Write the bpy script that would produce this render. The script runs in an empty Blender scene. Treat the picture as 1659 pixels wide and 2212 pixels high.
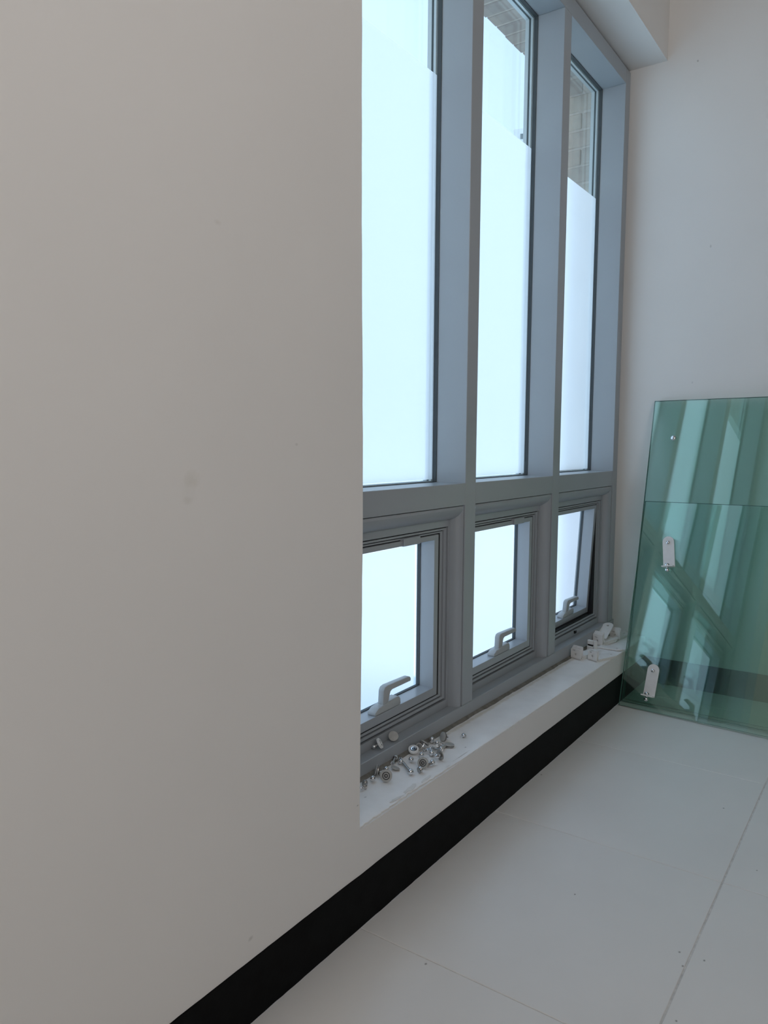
import bpy, bmesh, math, random
from mathutils import Vector, Matrix, noise

random.seed(7)
C = bpy.context.scene.collection
SC = bpy.context.scene
PI = math.pi

# ------------------------------------------------------------------ camera
F_PX, YAW, PITCH, ROLL = 1624.606, 0.611349993, -0.0918939688, 0.00606825033
CAM = Vector((0.0, 0.0, 1.3))
fwd = Vector((math.cos(YAW) * math.cos(PITCH), math.sin(YAW) * math.cos(PITCH), math.sin(PITCH)))
right = fwd.cross(Vector((0, 0, 1))).normalized()
up = right.cross(fwd)
r2 = right * math.cos(ROLL) + up * math.sin(ROLL)
u2 = r2.cross(fwd)
cam_data = bpy.data.cameras.new('camera')
cam = bpy.data.objects.new('camera', cam_data)
C.objects.link(cam)
m = Matrix((r2, u2, -fwd)).transposed().to_4x4()
m.translation = CAM
cam.matrix_world = m
cam_data.sensor_fit = 'VERTICAL'
cam_data.sensor_height = 24.0
cam_data.lens = F_PX / 2212.0 * 24.0
cam_data.clip_start = 0.02
cam_data.clip_end = 500
SC.camera = cam

# ------------------------------------------------------------------ world (bright hazy sky)
W = bpy.data.worlds.new('sky')
SC.world = W
W.use_nodes = True
nt = W.node_tree
bg = nt.nodes['Background']
tc = nt.nodes.new('ShaderNodeTexCoord')
sep = nt.nodes.new('ShaderNodeSeparateXYZ')
ramp = nt.nodes.new('ShaderNodeValToRGB')
nt.links.new(tc.outputs['Generated'], sep.inputs[0])
nt.links.new(sep.outputs['Z'], ramp.inputs['Fac'])
nt.links.new(ramp.outputs['Color'], bg.inputs['Color'])
ramp.color_ramp.elements[0].position = 0.0
ramp.color_ramp.elements[0].color = (0.60, 0.77, 0.98, 1)
ramp.color_ramp.elements[1].position = 0.75
ramp.color_ramp.elements[1].color = (0.53, 0.73, 1.02, 1)
bg.inputs['Strength'].default_value = 1.66

# ------------------------------------------------------------------ sun: from behind the building, lights the ground outside
sl = bpy.data.lights.new('sun', 'SUN')
sl.energy = 2.9
sl.angle = math.radians(2.0)
sl.color = (1.0, 0.97, 0.92)
so = bpy.data.objects.new('sun', sl)
so.rotation_euler = (math.radians(28), 0, math.radians(20))
so.location = (0, 0, 10)
C.objects.link(so)

# ------------------------------------------------------------------ fill lights added behind the camera
def area(name, loc, rot, sx, sy, energy, col):
    l = bpy.data.lights.new(name, 'AREA')
    l.shape = 'RECTANGLE'
    l.size, l.size_y = sx, sy
    l.energy = energy
    l.color = col
    o = bpy.data.objects.new(name, l)
    o.location = loc
    o.rotation_euler = rot
    C.objects.link(o)
    return o
area('room_fill_light', (-0.6, -2.25, 3.0), (math.radians(119), 0, 0), 1.8, 1.2, 56, (1.0, 0.925, 0.88))  # added fill for the left wall, standing in for unseen room daylight
area('front_fill_light', (-3.2, -2.0, 2.3), (math.radians(95), 0, math.radians(-78)), 1.8, 1.8, 27, (1.0, 0.98, 0.98))  # second added fill, brightens the end wall and floor

# ------------------------------------------------------------------ exposure
SC.view_settings.view_transform = 'Standard'
SC.view_settings.look = 'None'
SC.view_settings.gamma = 1.0
SC.view_settings.use_curve_mapping = False
SC.view_settings.exposure = 0.05
try:
    SC.cycles.use_denoising = True
    SC.cycles.max_bounces = 16
    SC.cycles.diffuse_bounces = 6
    SC.cycles.glossy_bounces = 6
    SC.cycles.transmission_bounces = 12
    SC.cycles.transparent_max_bounces = 32
    SC.cycles.sample_clamp_indirect = 6.0
except Exception:
    pass

# ------------------------------------------------------------------ materials
def mat(name, col, rough=0.5, metal=0.0, spec=0.5, var=0.0, scale=20.0, bump=0.0, bscale=80.0):
    ma = bpy.data.materials.new(name)
    ma.use_nodes = True
    t = ma.node_tree
    b = t.nodes['Principled BSDF']
    b.inputs['Base Color'].default_value = (*col, 1)
    b.inputs['Roughness'].default_value = rough
    b.inputs['Metallic'].default_value = metal
    b.inputs['Specular IOR Level'].default_value = spec
    co = t.nodes.new('ShaderNodeTexCoord')
    if var > 0:
        n = t.nodes.new('ShaderNodeTexNoise')
        n.inputs['Scale'].default_value = scale
        n.inputs['Detail'].default_value = 5
        r = t.nodes.new('ShaderNodeValToRGB')
        r.color_ramp.elements[0].position = 0.3
        r.color_ramp.elements[1].position = 0.7
        r.color_ramp.elements[0].color = (*[c * (1 - var) for c in col], 1)
        r.color_ramp.elements[1].color = (*[min(1, c * (1 + var)) for c in col], 1)
        t.links.new(co.outputs['Object'], n.inputs['Vector'])
        t.links.new(n.outputs['Fac'], r.inputs['Fac'])
        t.links.new(r.outputs['Color'], b.inputs['Base Color'])
    if bump > 0:
        n2 = t.nodes.new('ShaderNodeTexNoise')
        n2.inputs['Scale'].default_value = bscale
        n2.inputs['Detail'].default_value = 4
        bp = t.nodes.new('ShaderNodeBump')
        bp.inputs['Strength'].default_value = bump
        bp.inputs['Distance'].default_value = 0.002
        t.links.new(co.outputs['Object'], n2.inputs['Vector'])
        t.links.new(n2.outputs['Fac'], bp.inputs['Height'])
        t.links.new(bp.outputs['Normal'], b.inputs['Normal'])
    return ma

def add_spots(ma, spots):
    """soft dirt marks at given places: (centre, radii, colour factor)"""
    t = ma.node_tree
    b = t.nodes['Principled BSDF']
    link = b.inputs['Base Color'].links
    src = link[0].from_socket if link else None
    co = t.nodes.new('ShaderNodeTexCoord')
    nz = t.nodes.new('ShaderNodeTexNoise')
    nz.inputs['Scale'].default_value = 60
    t.links.new(co.outputs['Object'], nz.inputs['Vector'])
    for (c, rad, amt) in spots:
        mp = t.nodes.new('ShaderNodeMapping')
        mp.vector_type = 'POINT'
        mp.inputs['Location'].default_value = tuple(-c[i] / rad[i] for i in range(3))
        mp.inputs['Scale'].default_value = tuple(1.0 / r for r in rad)
        t.links.new(co.outputs['Object'], mp.inputs['Vector'])
        ln = t.nodes.new('ShaderNodeVectorMath')
        ln.operation = 'LENGTH'
        t.links.new(mp.outputs[0], ln.inputs[0])
        ad = t.nodes.new('ShaderNodeMath')
        ad.operation = 'ADD'
        t.links.new(ln.outputs['Value'], ad.inputs[0])
        t.links.new(nz.outputs['Fac'], ad.inputs[1])
        mr = t.nodes.new('ShaderNodeMapRange')
        mr.inputs['From Min'].default_value = 0.7
        mr.inputs['From Max'].default_value = 1.4
        mr.inputs['To Min'].default_value = 1.0
        mr.inputs['To Max'].default_value = 0.0
        t.links.new(ad.outputs[0], mr.inputs['Value'])
        mx = t.nodes.new('ShaderNodeMix')
        mx.data_type = 'RGBA'
        mx.blend_type = 'MULTIPLY'
        t.links.new(mr.outputs[0], mx.inputs['Factor'])
        if src is None:
            mx.inputs['A'].default_value = b.inputs['Base Color'].default_value
        else:
            t.links.new(src, mx.inputs['A'])
        mx.inputs['B'].default_value = (*amt, 1)
        src = mx.outputs['Result']
    t.links.new(src, b.inputs['Base Color'])

M_WALL = mat('wall_paint', (0.83, 0.82, 0.80), 0.75, spec=0.25, var=0.012, scale=2.5, bump=0.05, bscale=60)
g95 = (0.88, 0.88, 0.86)
add_spots(M_WALL, [((0.985, 1.148, 1.225), (0.028, 0.05, 0.024), (0.94, 0.935, 0.915)),
                   ((0.972, 1.148, 1.185), (0.016, 0.05, 0.012), (0.95, 0.95, 0.94)),
                   ((0.975, 1.148, 1.205), (0.025, 0.05, 0.045), (0.975, 0.975, 0.97)),
                   ((1.06, 1.148, 1.73), (0.014, 0.05, 0.008), (0.93, 0.92, 0.91)),
                   ((1.29, 1.148, 1.295), (0.006, 0.05, 0.004), (0.85, 0.85, 0.85)),
                   ((1.13, 1.148, 0.196), (0.012, 0.05, 0.007), (0.80, 0.80, 0.79)),
                   ((1.525, 1.148, 0.345), (0.006, 0.05, 0.003), (0.55, 0.55, 0.55)),
                   ((4.15, 0.90, 2.30), (0.05, 0.006, 0.01), (0.75, 0.75, 0.75)),
                   ((4.15, 0.96, 1.62), (0.05, 0.006, 0.01), (0.80, 0.80, 0.80)),
                   ((4.15, 0.60, 1.78), (0.05, 0.012, 0.10), (0.96, 0.96, 0.97)),
                   ((4.15, 1.00, 3.22), (0.05, 0.006, 0.008), (0.6, 0.6, 0.6))])
M_SILL = mat('sill_plaster', (0.93, 0.925, 0.91), 0.42, spec=0.8, var=0.04, scale=14, bump=0.25, bscale=45)
M_CHIP = mat('chipped_plaster', (0.80, 0.79, 0.76), 0.85, spec=0.2, var=0.05, scale=60, bump=0.5, bscale=120)
M_CEIL = mat('ceiling_paint', (0.45, 0.44, 0.43), 0.85, spec=0.2)
M_WALL2 = mat('brown_grey_paint', (0.26, 0.25, 0.24), 0.8, spec=0.2)
M_BASE = mat('black_skirting', (0.0028, 0.0032, 0.0036), 0.6, spec=0.10, var=0.4, scale=25, bump=0.15, bscale=90)
M_TILE = mat('floor_tile', (0.86, 0.855, 0.835), 0.33, spec=0.5, var=0.02, scale=3.0, bump=0.02, bscale=40)
add_spots(M_TILE, [((px, py, 0), (rr, rr * 0.7, 0.05), (0.35, 0.34, 0.33)) for px, py, rr in
                   ((2.827, 0.484, 0.007), (2.016, 0.729, 0.005), (1.932, 0.418, 0.006), (1.883, 0.398, 0.006), (1.686, 0.365, 0.005),
                    (1.936, 0.359, 0.005), (2.461, 0.319, 0.005), (2.700, 1.128, 0.006), (1.516, 0.926, 0.006))])
M_GROUT = mat('grout', (0.70, 0.69, 0.67), 0.9, spec=0.2, var=0.15, scale=60)
M_FRAME = mat('grey_aluminium', (0.345, 0.375, 0.40), 0.34, spec=0.75, var=0.015, scale=6, bump=0.02, bscale=200)
M_GASKET = mat('dark_gasket', (0.07, 0.082, 0.088), 0.6, spec=0.3)
M_BLACK = mat('rubber_and_gap_black', (0.012, 0.013, 0.014), 0.6, spec=0.3)  # rubber parts, and the painted dark of narrow gaps
M_SPACER = mat('aluminium_spacer', (0.62, 0.66, 0.68), 0.35, metal=0.2)
M_SEAL = mat('sealant_grime', (0.20, 0.195, 0.175), 0.85, spec=0.2, var=0.25, scale=40, bump=0.3, bscale=120)
M_HANDLE = mat('handle_grey_plastic', (0.43, 0.46, 0.47), 0.42, spec=0.5)
M_WHITE = mat('white_coated_steel', (0.86, 0.85, 0.83), 0.4, spec=0.5, var=0.03, scale=50)
M_CHROME = mat('chrome', (0.78, 0.79, 0.80), 0.10, metal=1.0)
M_STEEL = mat('dull_steel', (0.42, 0.42, 0.41), 0.32, metal=1.0, var=0.15, scale=120)
M_NYLON = mat('white_nylon', (0.78, 0.79, 0.78), 0.45, spec=0.4)
M_BEAR = mat('grey_bearing', (0.33, 0.33, 0.32), 0.4, metal=0.4, var=0.1, scale=90)
M_GREYNYLON = mat('grey_nylon', (0.42, 0.42, 0.40), 0.5, spec=0.4, var=0.08, scale=80)
M_BRICK = [mat('brick_%s' % n, c, 0.9, spec=0.15, var=0.10, scale=22, bump=0.5, bscale=60)
           for n, c in (('buff', (0.56, 0.43, 0.36)), ('grey_buff', (0.52, 0.41, 0.35)), ('pale', (0.58, 0.46, 0.38)), ('soffit_shade', (0.44, 0.35, 0.31)), ('soffit_shade_pale', (0.47, 0.37, 0.32)))]  # soffit tones are the same brick darkened, shade put into the colour
M_MORTAR = mat('mortar', (0.66, 0.54, 0.47), 0.95, spec=0.1, var=0.1, scale=40, bump=0.4)
M_GROUND = mat('pale_paving', (0.66, 0.74, 0.78), 0.9, spec=0.2, var=0.06, scale=0.5)
M_BWHITE = mat('white_render', (0.80, 0.80, 0.79), 0.9, spec=0.2)
M_BGREY = mat('dark_window', (0.16, 0.17, 0.18), 0.4)

def thin_glass(name, tint, ior, rough=0.0):
    ma = bpy.data.materials.new(name)
    ma.use_nodes = True
    t = ma.node_tree
    t.nodes.remove(t.nodes['Principled BSDF'])
    tr = t.nodes.new('ShaderNodeBsdfTransparent')
    tr.inputs['Color'].default_value = (*tint, 1)
    gl = t.nodes.new('ShaderNodeBsdfGlossy')
    gl.inputs['Roughness'].default_value = rough
    gl.inputs['Color'].default_value = (0.85, 1.0, 0.96, 1)
    fr = t.nodes.new('ShaderNodeFresnel')
    ge = t.nodes.new('ShaderNodeNewGeometry')
    io = t.nodes.new('ShaderNodeMapRange')     # same reflectance on both faces of the sheet
    io.inputs['To Min'].default_value = ior
    io.inputs['To Max'].default_value = 1.0 / ior
    t.links.new(ge.outputs['Backfacing'], io.inputs['Value'])
    t.links.new(io.outputs[0], fr.inputs['IOR'])
    mx = t.nodes.new('ShaderNodeMixShader')
    t.links.new(fr.outputs[0], mx.inputs[0])
    t.links.new(tr.outputs[0], mx.inputs[1])
    t.links.new(gl.outputs[0], mx.inputs[2])
    t.links.new(mx.outputs[0], t.nodes['Material Output'].inputs['Surface'])
    return ma
M_PANE = thin_glass('window_glass', (0.97, 0.985, 0.98), 1.28)
M_GREEN = thin_glass('green_tinted_glass', (0.88, 0.945, 0.92), 1.85)
M_GEDGE = mat('green_glass_edge', (0.035, 0.13, 0.105), 0.15, spec=0.6)

def film_mat():
    ma = bpy.data.materials.new('frosted_film')
    ma.use_nodes = True
    t = ma.node_tree
    t.nodes.remove(t.nodes['Principled BSDF'])
    a = t.nodes.new('ShaderNodeBsdfTranslucent')
    a.inputs['Color'].default_value = (0.94, 0.92, 0.92, 1)
    b = t.nodes.new('ShaderNodeBsdfRefraction')
    b.inputs['Color'].default_value = (0.94, 0.92, 0.92, 1)
    b.inputs['Roughness'].default_value = 0.55
    b.inputs['IOR'].default_value = 1.12
    mx = t.nodes.new('ShaderNodeMixShader')
    n = t.nodes.new('ShaderNodeTexNoise')
    n.inputs['Scale'].default_value = 5.0
    co = t.nodes.new('ShaderNodeTexCoord')
    t.links.new(co.outputs['Object'], n.inputs['Vector'])
    mr = t.nodes.new('ShaderNodeMapRange')
    mr.inputs['To Min'].default_value = 0.26
    mr.inputs['To Max'].default_value = 0.34
    t.links.new(n.outputs['Fac'], mr.inputs['Value'])
    t.links.new(mr.outputs[0], mx.inputs[0])
    t.links.new(a.outputs[0], mx.inputs[1])
    t.links.new(b.outputs[0], mx.inputs[2])
    t.links.new(mx.outputs[0], t.nodes['Material Output'].inputs['Surface'])
    return ma
M_FILM = film_mat()

# ------------------------------------------------------------------ mesh helpers
def link_obj(name, bm, ma, parent=None, smooth=None, loc=None):
    bmesh.ops.recalc_face_normals(bm, faces=bm.faces[:])
    me = bpy.data.meshes.new(name)
    bm.to_mesh(me)
    bm.free()
    mats = ma if isinstance(ma, (list, tuple)) else [ma]
    for x in mats:
        me.materials.append(x)
    if smooth is not None:
        for p in me.polygons:
            p.use_smooth = True
        me.set_sharp_from_angle(angle=math.radians(smooth))
    o = bpy.data.objects.new(name, me)
    C.objects.link(o)
    if parent is not None:
        o.parent = parent
    if loc is not None:
        o.location = loc
    return o

def empty(name, loc=(0, 0, 0), rot=(0, 0, 0), parent=None):
    o = bpy.data.objects.new(name, None)
    o.empty_display_size = 0.05
    o.location = loc
    o.rotation_euler = rot
    C.objects.link(o)
    if parent is not None:
        o.parent = parent
    return o

def tag(o, label, cat, group=None):
    o['label'] = label
    o['category'] = cat
    if group:
        o['group'] = group
    return o

def struct(o, label=None):
    o['kind'] = 'structure'
    if label:
        o['label'] = label
    return o

def box(bm, x0, x1, y0, y1, z0, z1, bev=0.0, seg=1):
    vs = [bm.verts.new((x, y, z)) for x in (x0, x1) for y in (y0, y1) for z in (z0, z1)]
    fs = [(0, 1, 3, 2), (4, 6, 7, 5), (0, 4, 5, 1), (2, 3, 7, 6), (0, 2, 6, 4), (1, 5, 7, 3)]
    faces = [bm.faces.new([vs[i] for i in f]) for f in fs]
    if bev > 0:
        edges = list({e for f in faces for e in f.edges})
        bmesh.ops.bevel(bm, geom=edges, offset=bev, segments=seg, affect='EDGES', profile=0.6)
    return vs

def ring(bm, x0, x1, z0, z1, w, y0, y1, ww=None, wtop=None):
    """rectangular frame of width w, outer size x0..x1, z0..z1, between y0 and y1"""
    wb = w if ww is None else ww
    wt = w if wtop is None else wtop
    o = [(x0, z0), (x1, z0), (x1, z1), (x0, z1)]
    i = [(x0 + w, z0 + wb), (x1 - w, z0 + wb), (x1 - w, z1 - wt), (x0 + w, z1 - wt)]
    V = lambda p, y: bm.verts.new((p[0], y, p[1]))
    of, ob = [V(p, y0) for p in o], [V(p, y1) for p in o]
    jf, jb = [V(p, y0) for p in i], [V(p, y1) for p in i]
    for k in range(4):
        n = (k + 1) % 4
        bm.faces.new((of[k], of[n], jf[n], jf[k]))
        bm.faces.new((ob[k], jb[k], jb[n], ob[n]))
        bm.faces.new((of[k], ob[k], ob[n], of[n]))
        bm.faces.new((jf[k], jf[n], jb[n], jb[k]))

def lathe(bm, prof, seg=28, mtx=None, cap=True):
    """prof: list of (radius, z) revolved about z"""
    rings = []
    for (r, z) in prof:
        if r < 1e-6:
            rings.append([bm.verts.new((0, 0, z))])
        else:
            rings.append([bm.verts.new((r * math.cos(2 * PI * k / seg), r * math.sin(2 * PI * k / seg), z)) for k in range(seg)])
    for a, b in zip(rings[:-1], rings[1:]):
        for k in range(seg):
            n = (k + 1) % seg
            if len(a) == 1 and len(b) == 1:
                continue
            if len(a) == 1:
                bm.faces.new((a[0], b[k], b[n]))
            elif len(b) == 1:
                bm.faces.new((a[k], b[0], a[n]))
            else:
                bm.faces.new((a[k], b[k], b[n], a[n]))
    if cap:
        for rr in (rings[0], rings[-1]):
            if len(rr) > 1:
                bm.faces.new(rr)
    vs = [v for rr in rings for v in rr]
    if mtx is not None:
        bmesh.ops.transform(bm, matrix=mtx, verts=vs)
    return vs

def plate(bm, outline, holes, t, bev=0.0):
    """flat plate in the xy plane with round or slot holes, thickness t upward"""
    edges = []
    for poly in [outline] + holes:
        vs = [bm.verts.new((p[0], p[1], 0)) for p in poly]
        for k in range(len(vs)):
            edges.append(bm.edges.new((vs[k], vs[(k + 1) % len(vs)])))
    r = bmesh.ops.triangle_fill(bm, use_beauty=True, use_dissolve=False, edges=edges)
    faces = [f for f in r['geom'] if isinstance(f, bmesh.types.BMFace)]
    ex = bmesh.ops.extrude_face_region(bm, geom=faces)
    vs = [v for v in ex['geom'] if isinstance(v, bmesh.types.BMVert)]
    bmesh.ops.translate(bm, vec=(0, 0, t), verts=vs)
    base = {v for f in faces if f.is_valid for v in f.verts}
    return list(base) + vs

def circ(cx, cy, r, n=14):
    return [(cx + r * math.cos(2 * PI * k / n), cy + r * math.sin(2 * PI * k / n)) for k in range(n)]

def prism_xz(bm, pts, y0, y1, bev=0.0, seg=2):
    a = [bm.verts.new((x, y0, z)) for x, z in pts]
    b = [bm.verts.new((x, y1, z)) for x, z in pts]
    n = len(pts)
    fs = [bm.faces.new(a), bm.faces.new(list(reversed(b)))]
    for k in range(n):
        fs.append(bm.faces.new((a[k], b[k], b[(k + 1) % n], a[(k + 1) % n])))
    if bev > 0:
        ed = list({e for f in fs for e in f.edges})
        bmesh.ops.bevel(bm, geom=ed, offset=bev, segments=seg, affect='EDGES', profile=0.5, clamp_overlap=True)

# ------------------------------------------------------------------ main dimensions
YW = 1.148        # inner face of the left wall
YF = 1.326        # front of the window frame
YX = 1.80         # outer face of the wall
XE = 4.15         # end wall
XJ = 1.535        # left edge of the recess
ZH = 3.255        # soffit of the recess
X0, Y0, ZC = -3.4, -3.6, 4.3

def sill_z(x):
    return 0.2765 - (x - 1.536) * 0.0112

# ------------------------------------------------------------------ left wall with the recess
pts = [(X0, 0), (XE, 0)]
n = 60
for k in range(n + 1):                       # sill edge, from far to near
    x = XE + (XJ - XE) * k / n
    pts.append((x, sill_z(x) - 0.004))
for k in range(1, 40):                       # slightly uneven plaster corner of the recess
    z = 0.277 + (ZH - 0.277) * k / 40
    x = XJ - 0.002 + 0.010 * math.exp(-((z - 1.15) / 0.55) ** 2) + 0.0014 * noise.noise((0, 3.3, z * 16))
    pts.append((x, z))
pts += [(XJ - 0.004, ZH), (XE, ZH + 0.006), (XE, ZC), (X0, ZC)]
bm = bmesh.new()
prism_xz(bm, pts, YW, 1.512)
struct(link_obj('wall_left', bm, M_WALL), 'off-white painted wall with the deep window recess')

# sill plaster layer with a chipped front edge
bm = bmesh.new()
NX, NY = 260, 6
rows = []
chips = [(1.60, 0.05, 0.007), (1.70, 0.055, 0.011), (1.80, 0.05, 0.015), (1.90, 0.07, 0.009), (2.02, 0.05, 0.006), (2.20, 0.08, 0.003), (2.5, 0.05, 0.002)]
for k in range(NX + 1):
    x = XJ + 0.001 + (XE - XJ - 0.002) * k / NX
    c = 0.0008 * (noise.noise((x * 40, 1, 0)) + 1)
    for cx, w, d in chips:
        c += d * math.exp(-((x - cx) / w) ** 2) * (0.55 + 0.45 * noise.noise((x * 70, cx, 2)) + 0.35 * noise.noise((x * 190, cx, 5)))
    c = max(0.0006, c)
    zt = sill_z(x)
    wob = 0.0008 * noise.noise((x * 9, 0, 0))
    col = [bm.verts.new((x, YW + c, zt - 0.0038)), bm.verts.new((x, YW + c + 0.0016, zt - 0.0006)), bm.verts.new((x, YW + c + 0.004, zt + wob))]
    for j in range(1, NY + 1):
        y = YW + 0.02 + (YF + 0.02 - YW - 0.02) * j / NY
        col.append(bm.verts.new((x, y, zt + wob * 0.5)))
    rows.append(col)
for a, b in zip(rows[:-1], rows[1:]):
    for j in range(len(a) - 1):
        f = bm.faces.new((a[j], a[j + 1], b[j + 1], b[j]))
        f.material_index = 1 if j == 0 else 0
sill = struct(link_obj('trim_1', bm, [M_SILL, M_CHIP], smooth=50), 'white plaster window sill with chipped front edge')
add_spots(M_SILL, [((2.19, 1.19, 0.27), (0.006, 0.004, 0.05), (0.45, 0.45, 0.45)),
                   ((1.69, 1.245, 0.27), (0.008, 0.004, 0.05), (0.6, 0.6, 0.6)),
                   ((2.12, 1.166, 0.27), (0.075, 0.0035, 0.05), (0.62, 0.60, 0.56)),
                   ((2.02, 1.160, 0.27), (0.03, 0.006, 0.05), (0.85, 0.84, 0.82)),
                   ((2.55, 1.300, 0.27), (0.70, 0.014, 0.05), (0.80, 0.76, 0.68)),
                   ((3.40, 1.300, 0.27), (0.60, 0.014, 0.05), (0.80, 0.76, 0.68))])
# loose flakes of paint at the chipped edge
def flake(cx, cy, lx, ly, rz, tilt):
    b = bmesh.new()
    k = 15
    top = []
    for i in range(k):
        a = 2 * PI * i / k
        rr = 1 + 0.75 * noise.noise((cx * 31 + i * 1.7, cy * 17, 0))
        top.append((lx * rr * math.cos(a), ly * rr * math.sin(a)))
    plate(b, top, [], 0.0007)
    bmesh.ops.transform(b, matrix=Matrix.Translation((cx, cy, sill_z(cx) + 0.0011)) @ Matrix.Rotation(rz, 4, 'Z') @ Matrix.Rotation(tilt, 4, 'X'), verts=b.verts[:])
    return link_obj('paint_flake', b, M_CHIP, parent=sill)
flake(1.815, 1.169, 0.036, 0.009, 0.10, 0.05)
flake(1.735, 1.165, 0.026, 0.005, -0.08, -0.06)
flake(1.90, 1.166, 0.030, 0.004, 0.06, 0.05)

# sealant line between the sill and the frame
bm = bmesh.new()
prev = None
for k in range(121):
    x = XJ + 0.002 + (XE - XJ - 0.004) * k / 120
    d = 0.010 + 0.006 * noise.noise((x * 7, 4, 0)) + 0.003 * noise.noise((x * 30, 4, 0))
    z = sill_z(x)
    cur = [bm.verts.new((x, YF - 0.004 - d, z + 0.0006)), bm.verts.new((x, YF - 0.004, z + 0.006)), bm.verts.new((x, YF + 0.003, z + 0.010)), bm.verts.new((x, YF + 0.003, z - 0.003))]
    if prev:
        for j in range(3):
            bm.faces.new((prev[j], prev[j + 1], cur[j + 1], cur[j]))
    prev = cur
struct(link_obj('trim_3', bm, M_SEAL, smooth=60), 'dirty sealant line along the bottom of the window frame')

# ------------------------------------------------------------------ other walls, ceiling, floor
def wall(name, *a):
    b = bmesh.new()
    box(b, *a)
    return struct(link_obj(name, b, M_WALL if name == 'wall_back' else M_WALL2))
wall('wall_back', XE, XE + 0.12, Y0, 1.50, -0.1, ZC)
wall('wall_right', X0, XE, Y0 - 0.2, Y0, -0.1, ZC)
wall('wall_front', X0 - 0.2, X0, Y0 - 0.2, YX, -0.1, ZC)
bm = bmesh.new()
box(bm, X0 - 0.2, XE + 0.12, Y0 - 0.2, YX, ZC, ZC + 0.2)
struct(link_obj('ceiling', bm, M_CEIL))
bm = bmesh.new()
box(bm, X0, XE, Y0, YW, -0.10, -0.0022)
floor = struct(link_obj('floor', bm, M_GROUT), 'pale tiled floor')
TS, G = 0.797, 0.0016
xs, x = [], 1.533
while x > X0:
    x -= TS
xs = [max(x, X0)]
x += TS
while x < XE - 0.01:
    xs.append(x)
    x += TS
xs.append(XE)
ys = [YW]
y = 0.392
while y > Y0 + 0.01:
    ys.append(y)
    y -= TS
ys.append(Y0)
for i in range(len(xs) - 1):
    for j in range(len(ys) - 1):
        b = bmesh.new()
        gx0 = G if xs[i] > X0 + 0.001 else 0
        box(b, xs[i] + gx0, xs[i + 1] - (G if xs[i + 1] < XE - 0.001 else 0), ys[j + 1] + G * 1.5, ys[j] - (G * 1.5 if j else 0.004), -0.02, 0.0 + random.uniform(-0.0003, 0.0003), 0.0012)
        link_obj('tile', b, M_TILE, parent=floor)

def baseboard(name, p0, p1, inward, seed):
    """hand-painted black skirting with slightly ragged edges"""
    b = bmesh.new()
    p0, p1, inward = Vector(p0), Vector(p1), Vector(inward)
    L = (p1 - p0).length
    N = int(L / 0.02)
    prev = None
    for k in range(N + 1):
        p = p0.lerp(p1, k / N)
        s = k * L / N
        top = 0.1435 + 0.0014 * noise.noise((s * 9, seed, 0)) + 0.0007 * noise.noise((s * 45, seed, 0)) + (0.004 * math.sin(s * 1.3 + seed))
        bot = 0.0005
        dpt = 0.0035 + 0.0012 * (noise.noise((s * 14, seed, 7)) + 1) + 0.001 * noise.noise((s * 60, seed, 7))
        cur = [p + Vector((0, 0, top)), p + inward * 0.002 + Vector((0, 0, top - 0.001)), p + inward * 0.003 + Vector((0, 0, 0.02)), p + inward * dpt + Vector((0, 0, bot))]
        cur = [b.verts.new(v) for v in cur]
        if prev:
            for j in range(3):
                b.faces.new((prev[j], prev[j + 1], cur[j + 1], cur[j]))
        prev = cur
    return struct(link_obj(name, b, M_BASE, smooth=40))
baseboard('baseboard_left', (X0, YW, 0), (XE, YW, 0), (0, -1, 0), 1.0)
baseboard('baseboard_back', (XE, YW, 0), (XE, Y0, 0), (-1, 0, 0), 5.0)
baseboard('baseboard_right', (XE, Y0, 0), (X0, Y0, 0), (0, 1, 0), 9.0)

# ------------------------------------------------------------------ window frame grid
ZT0, ZT1 = 1.075, 1.155     # transom
ZHD = 3.159                 # underside of the head
BAYS = [(1.610, 2.408), (2.487, 3.219), (3.297, 4.050)]
YB = 1.449
fr = struct(empty('trim_2'), 'grey aluminium frame of the tall three-bay window')
def fpart(name, *a, bev=0.0015):
    b = bmesh.new()
    box(b, *a, bev)
    return link_obj(name, b, M_FRAME, parent=fr)
fpart('jamb', XJ + 0.002, BAYS[0][0], YF, 1.51, 0.322, ZH - 0.020)
fpart('mullion', BAYS[0][1], BAYS[1][0], YF, 1.51, 0.322, ZHD)
fpart('mullion', BAYS[1][1], BAYS[2][0], YF, 1.51, 0.322, ZHD)
fpart('jamb', BAYS[2][1], XE - 0.028, YF, 1.51, 0.322, ZH - 0.020)
fpart('jamb_cover', XE - 0.0275, XE - 0.001, YF + 0.012, 1.51, 0.322, ZH - 0.001)
fpart('frame_head', BAYS[0][0], BAYS[2][1], YF, 1.51, ZHD, ZH - 0.020)
fpart('head_cover', XJ + 0.002, XE - 0.028, YF + 0.012, 1.51, ZH - 0.019, ZH - 0.001)
for (x0, x1) in BAYS:
    fpart('transom', x0, x1, YF + 0.0003, 1.51, ZT0, ZT1)
fpart('bottom_rail', XJ + 0.002, XE - 0.001, YF, 1.51, 0.235, 0.321, bev=0.002)

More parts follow.
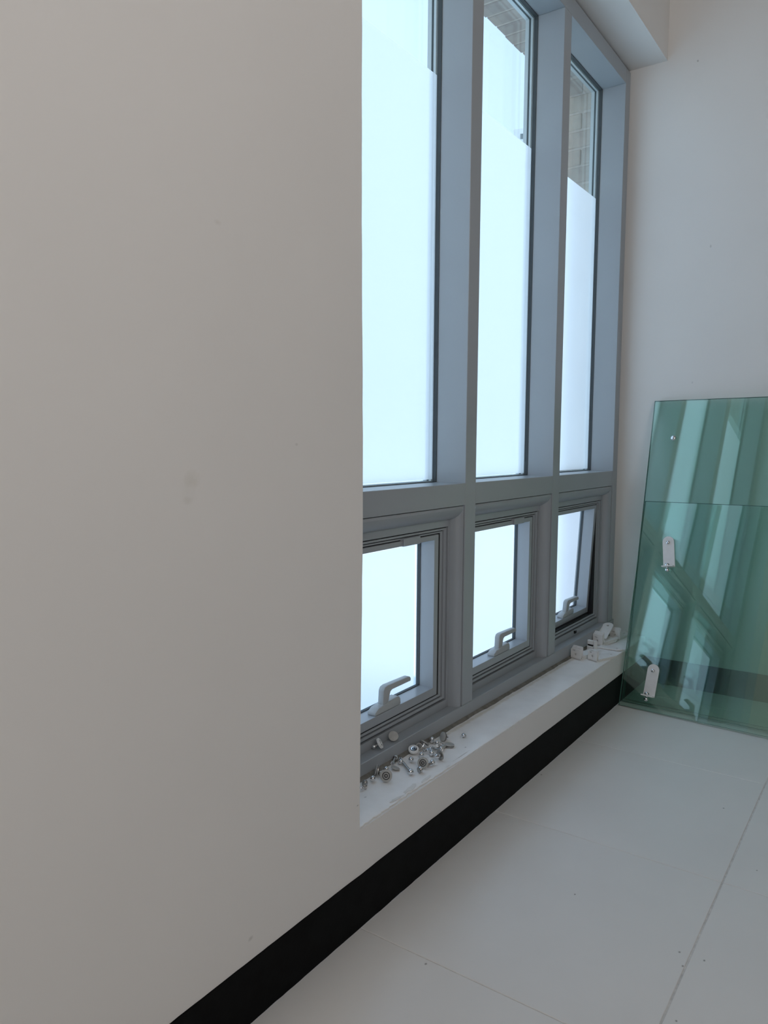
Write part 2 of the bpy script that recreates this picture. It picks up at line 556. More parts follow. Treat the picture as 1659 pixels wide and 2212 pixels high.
# ------------------------------------------------------------------ the three bays
BEAD = [(0.001, 0.044), (0.001, 0.020), (0.003, 0.006), (0.012, 0.003), (0.024, 0.006), (0.036, 0.014), (0.045, 0.026), (0.051, 0.038), (0.054, 0.048)]
LS = 0.62          # the left-hand rebates are narrower than the right-hand ones
def bead(bm, x0, x1, z0, z1, sx):
    """convex bead on both sides and the top, the three lengths meeting in open mitres"""
    g = 0.0007
    for side in range(3):
        prev = None
        for (s, d) in BEAD:
            if side == 0:
                p = [(x0 + s * sx * LS, z0), (x0 + s * sx * LS, z1 - s - g)]
            elif side == 1:
                p = [(x0 + s * sx * LS + g, z1 - s), (x1 - s * sx - g, z1 - s)]
            else:
                p = [(x1 - s * sx, z1 - s - g), (x1 - s * sx, z0)]
            cur = [bm.verts.new((a, YF + d, c)) for a, c in p]
            if prev:
                bm.faces.new((prev[0], prev[1], cur[1], cur[0]))
            prev = cur

def handle_bm():
    b = bmesh.new()
    # base block, long in x, tapered to the left
    prism_xz(b, [(-0.074, 0.0), (0.076, 0.0), (0.073, 0.022), (0.064, 0.031), (0.020, 0.029), (-0.052, 0.022), (-0.072, 0.011)], 0.0, 0.034, 0.004, 2)
    # upright and lever in one bent piece
    prism_xz(b, [(-0.026, 0.018), (0.006, 0.018), (0.008, 0.052), (0.014, 0.063), (0.026, 0.068), (0.126, 0.068), (0.131, 0.062), (0.141, 0.062),
                 (0.143, 0.071), (0.137, 0.079), (0.128, 0.081), (0.002, 0.084), (-0.014, 0.081), (-0.022, 0.071)], 0.003, 0.026, 0.004, 2)
    return b

for bi, (x0, x1) in enumerate(BAYS):
    w = struct(empty('window_%d' % (bi + 1)), ['window bay beside the left wall edge, frosted glass over a small awning light',
                                               'middle window bay, frosted glass over a small awning light',
                                               'window bay in the corner, frosted glass over a slightly open awning light'][bi])
    # ---- fixed upper light
    z0, z1 = ZT1, ZHD
    b = bmesh.new(); ring(b, x0, x1, z0, z1, 0.0025, YB, 1.4665)
    link_obj('glazing_gasket', b, M_GASKET, parent=w)
    b = bmesh.new(); box(b, x0 + 0.002, x1 - 0.002, 1.4672, 1.4712, z0 + 0.002, z1 - 0.002)
    link_obj('upper_pane', b, M_PANE, parent=w)
    b = bmesh.new(); ring(b, x0, x1, z0, z1, 0.004, 1.4715, 1.4815)
    link_obj('pane_spacer', b, M_SPACER, parent=w)
    b = bmesh.new(); ring(b, x0, x1, z0, z1, 0.004, 1.4815, 1.4905)
    link_obj('pane_seal', b, M_GASKET, parent=w)
    b = bmesh.new(); ring(b, x0, x1, z0, z1, 0.004, 1.4905, 1.507)
    link_obj('outer_bead', b, M_SPACER, parent=w)
    b = bmesh.new(); box(b, x0 + 0.003, x1 - 0.003, 1.5075, 1.5095, z0 + 0.003, z1 - 0.003)
    link_obj('upper_pane', b, M_PANE, parent=w)
    b = bmesh.new()
    v = [b.verts.new(c) for c in ((x0 + 0.003, 1.4664, z0 + 0.010), (x1 - 0.003, 1.4664, z0 + 0.010), (x1 - 0.003, 1.4664, 2.605), (x0 + 0.003, 1.4664, 2.605))]
    b.faces.new(v)
    link_obj('frosted_film', b, M_FILM, parent=w)['label'] = 'frosted film on the lower part of the tall pane'
    # ---- awning light: fixed outer frame
    z0, z1 = 0.321, ZT0
    b = bmesh.new()
    bead(b, x0, x1, z0, z1, 0.63)
    link_obj('glazing_bead', b, M_FRAME, parent=w, smooth=25)
    a, t = 0.033, 0.054                       # insets of the lip: sides, top
    b = bmesh.new()
    def uring(i0, i1, t0, t1, b0, b1, y0, y1):
        """ring with side insets i0..i1, top insets t0..t1, bottom heights b0..b1"""
        box(b, x0 + i0 * LS, x0 + i1 * LS, y0, y1, z0 + b0, z1 - t0, 0.0008)
        box(b, x1 - i1, x1 - i0, y0, y1, z0 + b0, z1 - t0, 0.0008)
        box(b, x0 + i1 * LS - 0.0005, x1 - i1 + 0.0005, y0, y1, z1 - t1, z1 - t0, 0.0008)
        box(b, x0 + i1 * LS - 0.0005, x1 - i1 + 0.0005, y0, y1, z0 + b0, z0 + b1, 0.0008)
    uring(0.030, 0.046, 0.050, 0.077, 0.0, 0.030, 1.369, 1.44)
    uring(0.054, 0.070, 0.081, 0.0880, 0.037, 0.047, 1.372, 1.44)
    uring(0.0735, 0.088, 0.0915, 0.097, 0.0505, 0.0595, 1.377, 1.44)
    link_obj('fixed_frame', b, M_FRAME, parent=w)
    b = bmesh.new()
    uring(0.030, 0.112, 0.050, 0.101, 0.010, 0.065, 1.3805, 1.45)
    link_obj('gap_shade_strip', b, M_BLACK, parent=w)  # black strip set nearly flush so the sash gaps read as deep shade
    # ---- awning sash, hinged at its top edge
    hz = z1 - 0.10
    s = empty('awning_sash', (0, 1.372, hz), (0, 0, 0), parent=w)
    if bi == 2:
        s.rotation_euler = (math.radians(3.0), 0, 0)
    sx0, sx1, sz0, sz1 = x0 + 0.109 * LS, x1 - 0.109, z0 + 0.067 - hz, z1 - 0.100 - hz
    wd, wt, wb = 0.027, 0.018, 0.030
    b = bmesh.new()
    box(b, sx0, sx0 + wd * LS, 0, 0.075, sz0, sz1, 0.0008)
    box(b, sx1 - wd, sx1, 0, 0.075, sz0, sz1, 0.0008)
    box(b, sx0 + wd * LS - 0.001, sx1 - wd + 0.001, 0.0002, 0.075, sz1 - wt, sz1 - 0.0002, 0.0008)
    box(b, sx0 + wd * LS - 0.001, sx1 - wd + 0.001, 0.0002, 0.075, sz0 + 0.0002, sz0 + wb, 0.0008)
    link_obj('sash_frame', b, M_FRAME, parent=s)
    ix0, ix1, iz0, iz1 = sx0 + wd * LS, sx1 - wd, sz0 + wb, sz1 - wt
    b = bmesh.new(); ring(b, ix0 - 0.001, ix1 + 0.001, iz0 - 0.001, iz1 + 0.001, 0.004, 0.058, 0.0695)
    link_obj('sash_gasket', b, M_GASKET, parent=s)
    b = bmesh.new(); box(b, ix0 - 0.008, ix1 + 0.008, 0.0700, 0.0740, iz0 - 0.008, iz1 + 0.008)
    link_obj('sash_pane', b, M_PANE, parent=s)
    b = bmesh.new()
    mg = 0.021
    v = [b.verts.new(c) for c in ((ix0, 0.0694, iz0 + 0.004), (ix1 - mg, 0.0694, iz0 + 0.004), (ix1 - mg, 0.0694, iz1 - mg * 0.9), (ix0, 0.0694, iz1 - mg * 0.9))]
    b.faces.new(v)
    link_obj('frosted_film', b, M_FILM, parent=s)
    cx = (x0 + x1) / 2
    h = link_obj('handle', handle_bm(), M_HANDLE, parent=s, smooth=35, loc=(cx - 0.018, 0.001, sz0 + 0.0302))
    if bi < 2:                                # top stay catch in the middle of the head
        b = bmesh.new()
        box(b, cx + 0.055, cx + 0.16, 1.366, 1.385, z1 - 0.119, z1 - 0.092, 0.002)
        box(b, cx + 0.055, cx + 0.064, 1.364, 1.37, z1 - 0.117, z1 - 0.094, 0.001)
        link_obj('stay_catch', b, M_FRAME, parent=w)
    else:                                     # keeper plate showing below the open sash
        b = bmesh.new()
        box(b, cx - 0.02, cx + 0.065, 1.3625, 1.3700, z0 + 0.012, z0 + 0.028, 0.001)
        link_obj('keeper_plate', b, M_FRAME, parent=w)
        b = bmesh.new()
        box(b, cx - 0.024, cx - 0.004, 1.3605, 1.3690, z0 + 0.013, z0 + 0.027, 0.001)
        link_obj('keeper_slot', b, M_BLACK, parent=w)

# ------------------------------------------------------------------ outside: brick reveal and soffit, ground, far building
pier = struct(empty('wall_outside'), 'brick reveal and brick soffit outside the window')
b = bmesh.new(); box(b, 0.95, 1.45, 1.515, 1.793, -0.2, 3.60)
link_obj('mortar_bed', b, M_MORTAR, parent=pier)
b = bmesh.new(); box(b, 4.2145, 4.60, 1.515, 1.793, -0.2, 3.60)
link_obj('mortar_bed', b, M_MORTAR, parent=pier)
b = bmesh.new(); box(b, 1.2, 4.60, 1.515, 1.793, 3.337, 3.60)
link_obj('mortar_bed', b, M_MORTAR, parent=pier)
brick_meshes = {}
def brick(sx, sy, sz, loc, k):
    key = (round(sx, 3), round(sy, 3), round(sz, 3), k)
    if key not in brick_meshes:
        q = bmesh.new()
        box(q, -sx / 2, sx / 2, -sy / 2, sy / 2, -sz / 2, sz / 2, 0.004)
        o = link_obj('brick', q, M_BRICK[k], parent=pier)
        brick_meshes[key] = o
    else:
        o = brick_meshes[key].copy()
        C.objects.link(o)
    o.location = loc
    return o
CH = 0.0965
r = 0
z = 3.335
while z > 0.3:                                # courses of the reveal
    zc = z - CH / 2
    off = 0.0 if r % 2 else 0.105
    y = 1.515 - 0.21 + off
    while y < 1.80:
        a0, a1 = max(y, 1.515), min(y + 0.202, 1.80)
        if a1 - a0 > 0.02:
            brick(0.06, a1 - a0, CH - 0.012, (4.240 + random.uniform(-0.003, 0.003), (a0 + a1) / 2, zc + random.uniform(-0.001, 0.001)), (r * 2 + int(y * 10)) % 3)
        y += 0.21
    z -= CH
    r += 1
x = 4.20
k = 0
while x > 1.25:                               # soldier bricks of the soffit
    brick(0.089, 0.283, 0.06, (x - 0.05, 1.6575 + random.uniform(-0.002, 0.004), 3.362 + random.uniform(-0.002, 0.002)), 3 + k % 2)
    x -= 0.1003
    k += 1
b = bmesh.new(); box(b, -60, 160, 1.81, 200, -0.5, -0.3)
tag(link_obj('ground', b, M_GROUND), 'pale paved ground outside the window', 'ground')
struct(bpy.data.objects['ground'])

bd = Vector((0.842, 0.396, 0.3668))
P = CAM + bd * (90 / 0.93)
bt = tag(empty('apartment_block', (P.x, P.y, -0.3)), 'white building top far beyond the middle window pane', 'building')
bt.rotation_euler = (0, 0, math.radians(25.2))
H = P.z + 0.3
b = bmesh.new()
box(b, 0, 9, -9.0, 0.95, 0, H, 0.02)
box(b, 0.5, 9, -9.2, 1.9, 0, H - 0.8, 0.02)
link_obj('facade', b, M_BWHITE, parent=bt)
b = bmesh.new(); box(b, -0.05, 0.05, -0.62, 0.20, H - 1.15, H - 0.58, 0.01)
link_obj('window', b, M_BGREY, parent=bt)
b = bmesh.new(); box(b, -0.05, 0.05, -1.03, -0.80, H - 0.50, H - 0.30, 0.01)
link_obj('vent', b, M_BGREY, parent=bt)

# ------------------------------------------------------------------ green glass panels leaning in the corner
def glass_panel(name, label, BL, bdir, TLx, height, width, thick, tilt=0.011):
    """BL: foot of the left edge on the floor; leans towards the end wall"""
    bv = Vector(bdir).normalized()
    dx = TLx - BL[0]
    fl = Vector((0, 0, 1)).cross(bv).normalized()       # horizontal, perpendicular to the width
    if fl.x < 0:
        fl = -fl
    ang = math.asin(dx / height)
    u = fl * math.sin(ang) + Vector((0, 0, 1)) * math.cos(ang)
    nrm = -fl * math.cos(ang) + Vector((0, 0, 1)) * math.sin(ang)
    o = Vector(BL) + Vector((0, 0, thick * math.sin(ang) + 0.001))
    root = empty(name)
    bv, u = bv * math.cos(tilt) + u * math.sin(tilt), u * math.cos(tilt) - bv * math.sin(tilt)
    mm = Matrix((bv, u, nrm)).transposed().to_4x4()
    mm.translation = o
    root.matrix_world = mm
    b = bmesh.new()
    box(b, 0, width, 0, height, -thick, 0, 0.0008)
    g = link_obj('glass_sheet', b, [M_GREEN, M_GEDGE], parent=root)
    for p in g.data.polygons:
        c = p.center
        edge = c.x < 0.001 or c.x > width - 0.001 or c.y < 0.001 or c.y > height - 0.001
        p.material_index = 1 if edge else 0
    tag(root, label, 'glass panel', 'green glass panels leaning in the corner')
    return root, mm
DB = (-0.0535, -0.9986, 0)
g1, m1 = glass_panel('glass_panel', 'rearmost tall green glass panel leaning against the end wall', (3.775, 1.142, 0), DB, 4.125, 1.566, 1.0, 0.010)
g2, m2 = glass_panel('glass_panel', 'tall green glass panel with one chrome knob near its upper corner', (3.735, 1.138, 0), DB, 4.108, 1.570, 1.0, 0.010)
g3, m3 = glass_panel('glass_panel', 'shorter front green glass panel holding two white steel brackets', (3.668, 1.133, 0), (-0.0705, -0.9975, 0), 3.962, 1.046, 1.0, 0.010)

def dome_prof(r, h, stem=0.0, rs=0.0):
    p = []
    if stem > 0:
        p += [(0, -stem), (rs, -stem), (rs, 0)]
    else:
        p += [(0, 0)]
    p += [(r * 0.92, 0), (r, h * 0.12), (r, h * 0.35)]
    for k in range(1, 7):
        a = k / 6 * PI / 2
        p.append((r * math.cos(a) if k < 6 else 0, h * 0.35 + h * 0.65 * math.sin(a)))
    return p

def dome(name, parent, loc, rotm, r, h, ma=None):
    b = bmesh.new()
    lathe(b, dome_prof(r, h), 20, Matrix.Translation(loc) @ rotm, cap=False)
    return link_obj(name, b, ma or M_CHROME, parent=parent, smooth=40)

BW, BT, BL_ = 0.056, 0.005, 0.158
def leg_outline(L=BL_, Wd=BW):
    r = Wd / 2
    pts = [(0, -r), (L - r, -r)]
    for k in range(1, 12):
        a = -PI / 2 + PI * k / 12
        pts.append((L - r + r * math.cos(a), r * math.sin(a)))
    return pts + [(L - r, r), (0, r)]

def slot(cx, cy, lx, ly, n=6):
    pts = []
    for k in range(n + 1):
        a = -PI / 2 + PI * k / n
        pts.append((cx + lx / 2 - ly / 2 + ly / 2 * math.cos(a), cy + ly / 2 * math.sin(a)))
    for k in range(n + 1):
        a = PI / 2 + PI * k / n
        pts.append((cx - lx / 2 + ly / 2 + ly / 2 * math.cos(a), cy + ly / 2 * math.sin(a)))
    return pts

def bracket_bm(flange=0.05, leg=True, nest=1, L=BL_):
    """white L bracket: leg flat along +x with rounded end, flange standing up at x=0"""
    b = bmesh.new()
    for q in range(nest):
        off = q * (BT + 0.0022)
        if leg:
            vs = plate(b, leg_outline(L), [circ(L - 0.03, 0, 0.007)], BT)
            bmesh.ops.translate(b, vec=(off, 0, off), verts=vs)
        if flange > 0:
            r = BW / 2
            ol = [(0, -r), (flange - 0.003, -r), (flange, -r + 0.003), (flange, r - 0.003), (flange - 0.003, r), (0, r)]
            vs = plate(b, ol, [circ(0.024, 0, 0.006, 10), slot(0.041, 0.010, 0.006, 0.016)], BT)
            bmesh.ops.transform(b, matrix=Matrix.Translation((off + BT, 0, off)) @ Matrix.Rotation(-PI / 2, 4, 'Y'), verts=vs)
    return b

def panel_bracket(root, cx, cy, spin, tag_label):
    """bracket bolted to the face of a leaning panel; cx, cy are in panel coordinates of the top bolt"""
    b = bmesh.new()
    vs = plate(b, leg_outline(), [], BT)
    r = BW / 2
    vs2 = plate(b, [(0, -r), (0.040, -r), (0.040, r), (0, r)], [], BT)
    bmesh.ops.transform(b, matrix=Matrix.Translation((BT, 0, 0)) @ Matrix.Rotation(-PI / 2, 4, 'Y'), verts=vs2)
    T = Matrix.Translation((cx, cy, 0.0006)) @ Matrix.Rotation(spin, 4, 'Z') @ Matrix.Rotation(PI / 2, 4, 'Z') @ Matrix.Translation((-(BL_ - BW / 2 - 0.004), 0, 0))
    bmesh.ops.transform(b, matrix=T, verts=b.verts[:])
    o = link_obj('bracket', b, M_WHITE, parent=root)
    o['label'] = tag_label
    def bolt(x, y, z, rm, r, h):
        q = bmesh.new()
        lathe(q, dome_prof(r, h), 18, T @ Matrix.Translation((x, y, z)) @ rm, cap=False)
        link_obj('bolt', q, M_CHROME, parent=o, smooth=40)
    I = Matrix.Identity(4)
    bolt(BL_ - BW / 2 - 0.004, 0, BT, I, 0.0095, 0.010)
    bolt(BT, 0.004, 0.022, Matrix.Rotation(PI / 2, 4, 'Y'), 0.0115, 0.016)
    bolt(0.0, 0.004, 0.022, Matrix.Rotation(-PI / 2, 4, 'Y'), 0.006, 0.008)
    bolt(-0.010, 0.004, 0.022, Matrix.Rotation(-PI / 2, 4, 'Y'), 0.0105, 0.016)
    return o

panel_bracket(g3, 0.145, 0.836, math.radians(9), 'white steel bracket bolted near the middle of the panel')
panel_bracket(g3, 0.150, 0.196, math.radians(-3), 'white steel bracket bolted low on the panel')
dome('knob', g2, (0.118, 1.367, 0.0), Matrix.Identity(4), 0.014, 0.012)

# ------------------------------------------------------------------ white brackets piled on the far end of the sill
GB = 'white brackets on the far end of the sill'
def sill_bracket(x, y, yaw, label, nest=1, flange=0.05, pitch=0.0, dz=0.0, L=BL_):
    root = empty('mounting_bracket', (x, y, sill_z(x) + 0.0006 + dz), (0, pitch, yaw))
    b = bracket_bm(flange, True, 1, L)
    link_obj('plate', b, M_WHITE, parent=root)
    tag(root, label, 'bracket', GB)
    return root
def nested(x, y, yaw, labels, flange=0.05, step=0.0078, L=BL_):
    for q, lb in enumerate(labels):
        c, s = math.cos(yaw), math.sin(yaw)
        sill_bracket(x + c * step * q, y + s * step * q, yaw, lb, flange=flange, dz=0.0062 * q, L=L)
nested(3.474, 1.290, math.radians(-15), ['white bracket nearest the frame corner post, front of three nested ones, flange up',
                                         'white bracket nested second in the leftmost stack of three',
                                         'white bracket at the back of the leftmost nested stack of three'])
nested(3.492, 1.2135, math.radians(-22), ['white bracket nearest the sill edge, flange with two dark holes facing the room',
                                          'white bracket nested behind the one nearest the sill edge'], flange=0.046)
nested(3.800, 1.296, math.radians(-14), ['front one of the three upright flanges in the middle of the white pile',
                                         'middle one of the three upright flanges in the middle of the white pile',
                                         'rear one of the three upright flanges in the middle of the white pile'], flange=0.058)
nested(3.980, 1.263, math.radians(-6), ['white bracket nearest the end wall, front one of the last pair',
                                         'white bracket nearest the end wall, rear one of the last pair'], flange=0.058, L=0.145)
sill_bracket(3.855, 1.296, math.radians(2), 'white plate with a round end and hole, tilted up on top of the pile', flange=0.0, pitch=math.radians(-19), dz=0.024)
sill_bracket(3.772, 1.275, math.radians(-90), 'flat white plate lying across the sill beside the glass panels', flange=0.0, pitch=math.radians(-1.0), dz=0.001, L=0.122)
root = empty('hinge_block', (3.675, 1.292, sill_z(3.675) + 0.0005), (0, 0, math.radians(-12)))
b = bmesh.new()
box(b, 0, 0.018, -0.017, 0.017, 0, 0.022, 0.002)
box(b, 0.002, 0.018, -0.017, 0.017, 0.030, 0.052, 0.004, 2)
link_obj('block', b, M_WHITE, parent=root)
b = bmesh.new(); box(b, 0.005, 0.016, -0.013, 0.013, 0.0215, 0.0305)
link_obj('gap_shade_block', b, M_BLACK, parent=root)  # black block painting in the shade of the clip's gap
b = bmesh.new(); box(b, 0.0, 0.02, -0.032, -0.020, 0, 0.052, 0.002)
link_obj('side_plate', b, M_WHITE, parent=root)
tag(root, 'small white clip with a dark gap standing between the two front bracket stacks', 'clip')

# ------------------------------------------------------------------ rollers, caps and bolts on the near end of the sill
LEDGE = 0.3212
GR = 'shower door fittings on the near end of the sill'
def aim(axis):
    return Vector(axis).normalized().to_track_quat('Z', 'Y').to_matrix().to_4x4()

def settle(root, x, y, axis, surf=None, lift=0.0):
    root.matrix_world = Matrix.Translation((x, y, 0)) @ aim(axis)
    mn = 1e9
    for o in root.children_recursive:
        mw = root.matrix_world
        for v in o.data.vertices:
            mn = min(mn, (mw @ v.co).z)
    s = sill_z(x) + 0.0009 if surf is None else surf
    mw = root.matrix_world.copy()
    mw.translation.z = s - mn + lift
    root.matrix_world = mw

def roller(x, y, axis, label, r=0.0175, tyre=None, face='groove', stem=0.0, cap=0.0, both=False, surf=None, lift=0.0):
    root = empty('shower_roller')
    tyre = tyre or M_GREYNYLON
    h = 0.0085
    b = bmesh.new()                           # tyre
    lathe(b, [(r * 0.62, -h / 2), (r * 0.9, -h / 2), (r, -h / 2 + 0.0012), (r, -0.0012), (r * 0.93, 0), (r, 0.0012), (r, h / 2 - 0.0012), (r * 0.9, h / 2), (r * 0.66, h / 2), (r * 0.62, h / 2 - 0.0012), (r * 0.62, -h / 2)], 30, cap=False)
    link_obj('tyre', b, tyre, parent=root, smooth=40)
    b = bmesh.new()                           # bearing recess, ring and hub
    zz = h / 2
    lathe(b, [(r * 0.63, -zz * 0.8), (r * 0.63, zz - 0.0025), (r * 0.53, zz - 0.0028), (r * 0.51, zz - 0.0004), (r * 0.32, zz - 0.0002), (r * 0.29, zz - 0.0025), (r * 0.19, zz - 0.0025), (r * 0.17, zz - 0.001), (0, zz - 0.001)], 26, cap=False)
    lathe(b, [(r * 0.62, -zz * 0.8), (0, -zz * 0.8)], 26, cap=False)
    link_obj('bearing', b, M_BEAR if face == 'groove' else M_CHROME, parent=root, smooth=40)
    b = bmesh.new()
    lathe(b, [(r * 0.63, zz - 0.0024), (r * 0.525, zz - 0.0026)], 26, cap=False)
    lathe(b, [(r * 0.295, zz - 0.0023), (r * 0.18, zz - 0.0023)], 26, cap=False)
    link_obj('seal', b, M_BLACK, parent=root)
    if stem > 0:
        b = bmesh.new()
        lathe(b, [(0.004, -zz * 0.8), (0.004, -zz - stem), (0.0075, -zz - stem), (0.0078, -zz - stem - 0.004), (0.004, -zz - stem - 0.005), (0, -zz - stem - 0.005)], 16, cap=False)
        link_obj('axle', b, M_STEEL, parent=root, smooth=40)
    if cap > 0:
        s = -1
        b = bmesh.new()
        lathe(b, dome_prof(0.0085, 0.012), 18, Matrix.Translation((0, 0, -zz - stem - 0.004)) @ Matrix.Rotation(PI, 4, 'X'), cap=False)
        link_obj('cap', b, M_CHROME, parent=root, smooth=40)
    settle(root, x, y, axis, surf, lift)
    tag(root, label, 'roller', GR)
    return root

def cap_nut(x, y, axis, label, r=0.0085, h=0.014, ma=None, surf=None, lift=0.0):
    root = empty('cap_nut')
    b = bmesh.new()
    lathe(b, [(0, -0.004), (r * 0.5, -0.004), (r * 0.98, -0.004), (r * 1.02, -0.001), (r * 0.9, 0)] , 8, cap=False)
    link_obj('nut', b, M_STEEL, parent=root)
    b = bmesh.new()
    lathe(b, dome_prof(r, h), 20, cap=False)
    link_obj('cap', b, ma or M_CHROME, parent=root, smooth=40)
    settle(root, x, y, axis, surf, lift)
    tag(root, label, 'cap nut', GR)
    return root

def bolt(x, y, axis, label, L=0.03, rs=0.0038, r=0.0085, nut=True, lift=0.0):
    root = empty('bolt')
    b = bmesh.new()
    prof = [(0, -L)]
    k = 0
    z = -L
    while z < 0:                              # shallow thread
        prof += [(rs, z), (rs * 0.86, z + 0.0011)]
        z += 0.0022
    prof += [(rs, 0), (0, 0)]
    lathe(b, prof, 14, cap=False)
    link_obj('shank', b, M_STEEL, parent=root, smooth=30)
    b = bmesh.new()
    lathe(b, dome_prof(r, 0.012), 20, cap=False)
    link_obj('head', b, M_CHROME, parent=root, smooth=40)
    if nut:
        b = bmesh.new()
        lathe(b, [(0, -L + 0.002), (0.0075, -L + 0.002), (0.0078, -L + 0.007), (0, -L + 0.007)], 6, cap=False)
        link_obj('nut', b, M_CHROME, parent=root)
    settle(root, x, y, axis, None, lift)
    tag(root, label, 'bolt', GR)
    return root

def disc(x, y, axis, label, r=0.0165, knob=True, surf=None, lift=0.0, two=True):
    root = empty('roller_disc')
    b = bmesh.new()
    lathe(b, [(0, 0.003), (r * 0.85, 0.003), (r, 0.0018), (r, -0.0005), (r * 0.8, -0.0012), (0, -0.0012)], 28, cap=False)
    link_obj('face', b, M_GREYNYLON, parent=root, smooth=40)
    if two:
        b = bmesh.new()
        lathe(b, [(0, -0.0025), (r * 0.97, -0.0025), (r * 0.97, -0.0055), (0, -0.0055)], 28, cap=False)
        link_obj('rim', b, M_STEEL, parent=root, smooth=40)
        b = bmesh.new()
        lathe(b, [(r * 0.5, -0.0030), (r * 0.5, -0.0008)], 20, cap=False)
        link_obj('hub', b, M_BLACK, parent=root, smooth=40)
    if knob:
        b = bmesh.new()
        lathe(b, [(0.0045, -0.005), (0.0045, -0.011), (0.0085, -0.011), (0.0088, -0.016), (0.005, -0.021), (0, -0.022)], 18, cap=False)
        link_obj('knob', b, M_CHROME, parent=root, smooth=40)
    settle(root, x, y, axis, surf, lift)
    tag(root, label, 'disc', GR)
    return root

toC = Vector((-0.80, -0.50, 0.15))            # roughly towards the camera, near level
# on the ledge of the frame
roller(1.905, 1.346, (0.55, -0.80, 0.55), 'white ringed roller with a chrome cap on the frame ledge, left of the grey disc', tyre=M_NYLON, face='chrome', stem=0.010, cap=1, surf=LEDGE)
disc(1.985, 1.348, (-0.62, -0.55, 0.62), 'grey disc with a chrome knob on the frame ledge, right of the white ring', surf=LEDGE)
# on the sill, from the wall edge to the right
cap_nut(1.746, 1.288, (-0.2, -0.3, 0.9), 'dark dull cap half hidden by the wall edge', ma=M_STEEL)
bolt(1.722, 1.276, (-0.5, 0.3, 0.2), 'tiny screw lying nearest the wall edge', L=0.010, rs=0.0022, r=0.004, nut=False)
cap_nut(1.785, 1.287, (-0.6, -0.5, 0.55), 'chrome cap nut left of the big grooved wheel')
disc(1.828, 1.305, (-0.55, 0.75, 0.25), 'dark disc standing edge-on behind the big grooved wheel', knob=False)
roller(1.809, 1.254, (-0.86, -0.46, 0.30), 'big grooved grey wheel facing the room, nearest the wall edge', r=0.0185, stem=0.012)
cap_nut(1.862, 1.292, (-0.3, -0.5, 0.8), 'chrome dome right behind the big grooved wheel')
disc(1.897, 1.280, (0.25, -0.15, 0.95), 'low chrome disc lying flat between the big wheel and the long bolt', r=0.0145, knob=False, two=False)
bolt(1.948, 1.316, (0.8, 0.30, 0.12), 'short chrome bolt slanting up against the frame', L=0.034, r=0.0085)
cap_nut(1.936, 1.290, (0.1, -0.7, 0.6), 'small chrome cap between the two slanting bolts', r=0.0075)
bolt(1.895, 1.222, (-0.62, -0.78, 0.03), 'long bolt lying towards the sill edge with a chrome head', L=0.105, rs=0.0042, r=0.0095)
cap_nut(1.921, 1.205, (0.9, -0.35, 0.15), 'shiny cone cap touching the long bolt head at the sill edge', r=0.0095, h=0.013)
cap_nut(1.973, 1.270, (-0.75, -0.5, 0.45), 'chrome cap facing the room right of the long bolt', r=0.0085)
roller(2.037, 1.302, (-0.33, -0.22, 0.92), 'bright white ring roller lying flat in the middle of the heap', r=0.0175, tyre=M_NYLON, face='chrome', stem=0.004)
roller(2.075, 1.304, (-0.85, -0.35, 0.40), 'small grey wheel with a dark centre right of the white ring', r=0.0115)
roller(1.957, 1.215, (-0.88, -0.38, 0.30), 'grooved grey wheel facing the room in the front of the heap', r=0.0175, stem=0.020, cap=1)
cap_nut(2.022, 1.262, (-0.3, -0.3, 0.9), 'chrome dome standing behind the front grooved wheel', r=0.0085)
cap_nut(2.055, 1.243, (-0.35, -0.35, 0.85), 'chrome dome right of the one behind the front grooved wheel', r=0.0085)
disc(2.098, 1.296, (0.45, -0.25, 0.80), 'tilted thin disc leaning on the frame at the back of the heap', r=0.0165, knob=True, lift=0.0)
cap_nut(2.150, 1.300, (-0.2, -0.2, 0.95), 'topmost chrome dome against the frame', r=0.0085, h=0.018)
cap_nut(2.137, 1.272, (-0.2, -0.2, 0.95), 'chrome dome in front of the topmost one', r=0.0080, h=0.016)
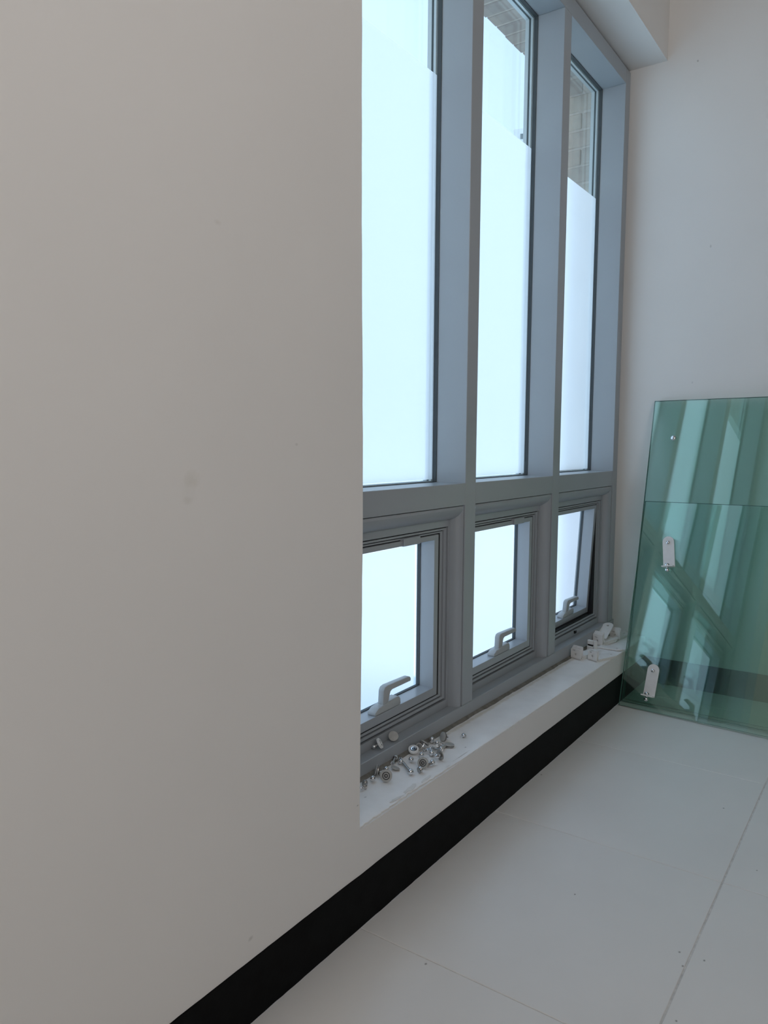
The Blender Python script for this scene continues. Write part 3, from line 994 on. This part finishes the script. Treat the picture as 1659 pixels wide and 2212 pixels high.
bolt(2.090, 1.258, (-0.45, 0.8, 0.10), 'short steel bolt lying across the middle of the heap', L=0.036, r=0.0075)
disc(2.048, 1.205, (0.92, -0.38, 0.12), 'disc standing on edge at the right front of the heap', r=0.0160)
disc(2.186, 1.277, (-0.82, 0.42, 0.30), 'disc standing on edge against the frame at the right end', r=0.0165)
disc(2.160, 1.236, (0.05, -0.05, 0.99), 'grey disc lying flat at the right end of the heap', r=0.0165, knob=False)
def tab(x, y, axis, label, L=0.030, w=0.010, lift=0.0):
    root = empty('bent_tab')
    b = bmesh.new()
    pts = [(-L / 2, 0), (-L * 0.2, 0), (-L * 0.05, 0.004), (L * 0.3, 0.005), (L / 2, 0.010)]
    top = [(px, pz + 0.0016) for px, pz in pts]
    prism_xz(b, pts + top[::-1], -w / 2, w / 2, 0.0004, 1)
    link_obj('strip', b, M_CHROME, parent=root)
    q = bmesh.new()
    lathe(q, dome_prof(0.0055, 0.005), 14, Matrix.Translation((-L * 0.34, 0, 0.0016)), cap=False)
    link_obj('rivet', q, M_STEEL, parent=root, smooth=40)
    settle(root, x, y, axis, None, lift)
    tag(root, label, 'tab', GR)
    return root
tab(2.070, 1.268, (-0.25, -0.35, 0.9), 'bright bent metal tab in the middle of the heap', L=0.034, lift=0.006)
tab(2.112, 1.262, (-0.1, -0.5, 0.85), 'bent metal tab beside the short steel bolt', L=0.038, w=0.012, lift=0.004)
tab(1.838, 1.288, (-0.9, -0.2, 0.3), 'upright metal tab behind the big grooved wheel', L=0.026, w=0.008)
cap_nut(2.108, 1.238, (-0.6, -0.5, 0.6), 'chrome cap facing the room beside the disc on edge', r=0.008)
bolt(1.990, 1.203, (0.85, -0.45, 0.2), 'stubby bolt right of the front grooved wheel', L=0.018, r=0.009, rs=0.005)
roller(2.135, 1.252, (0.2, -0.3, 0.93), 'steel faced roller lying between the bent tab and the flat grey disc', r=0.0150, face='chrome')
cap_nut(2.261, 1.236, (-0.5, 0.25, 0.75), 'lone chrome nut lying apart to the right of the heap', r=0.0075, h=0.008)
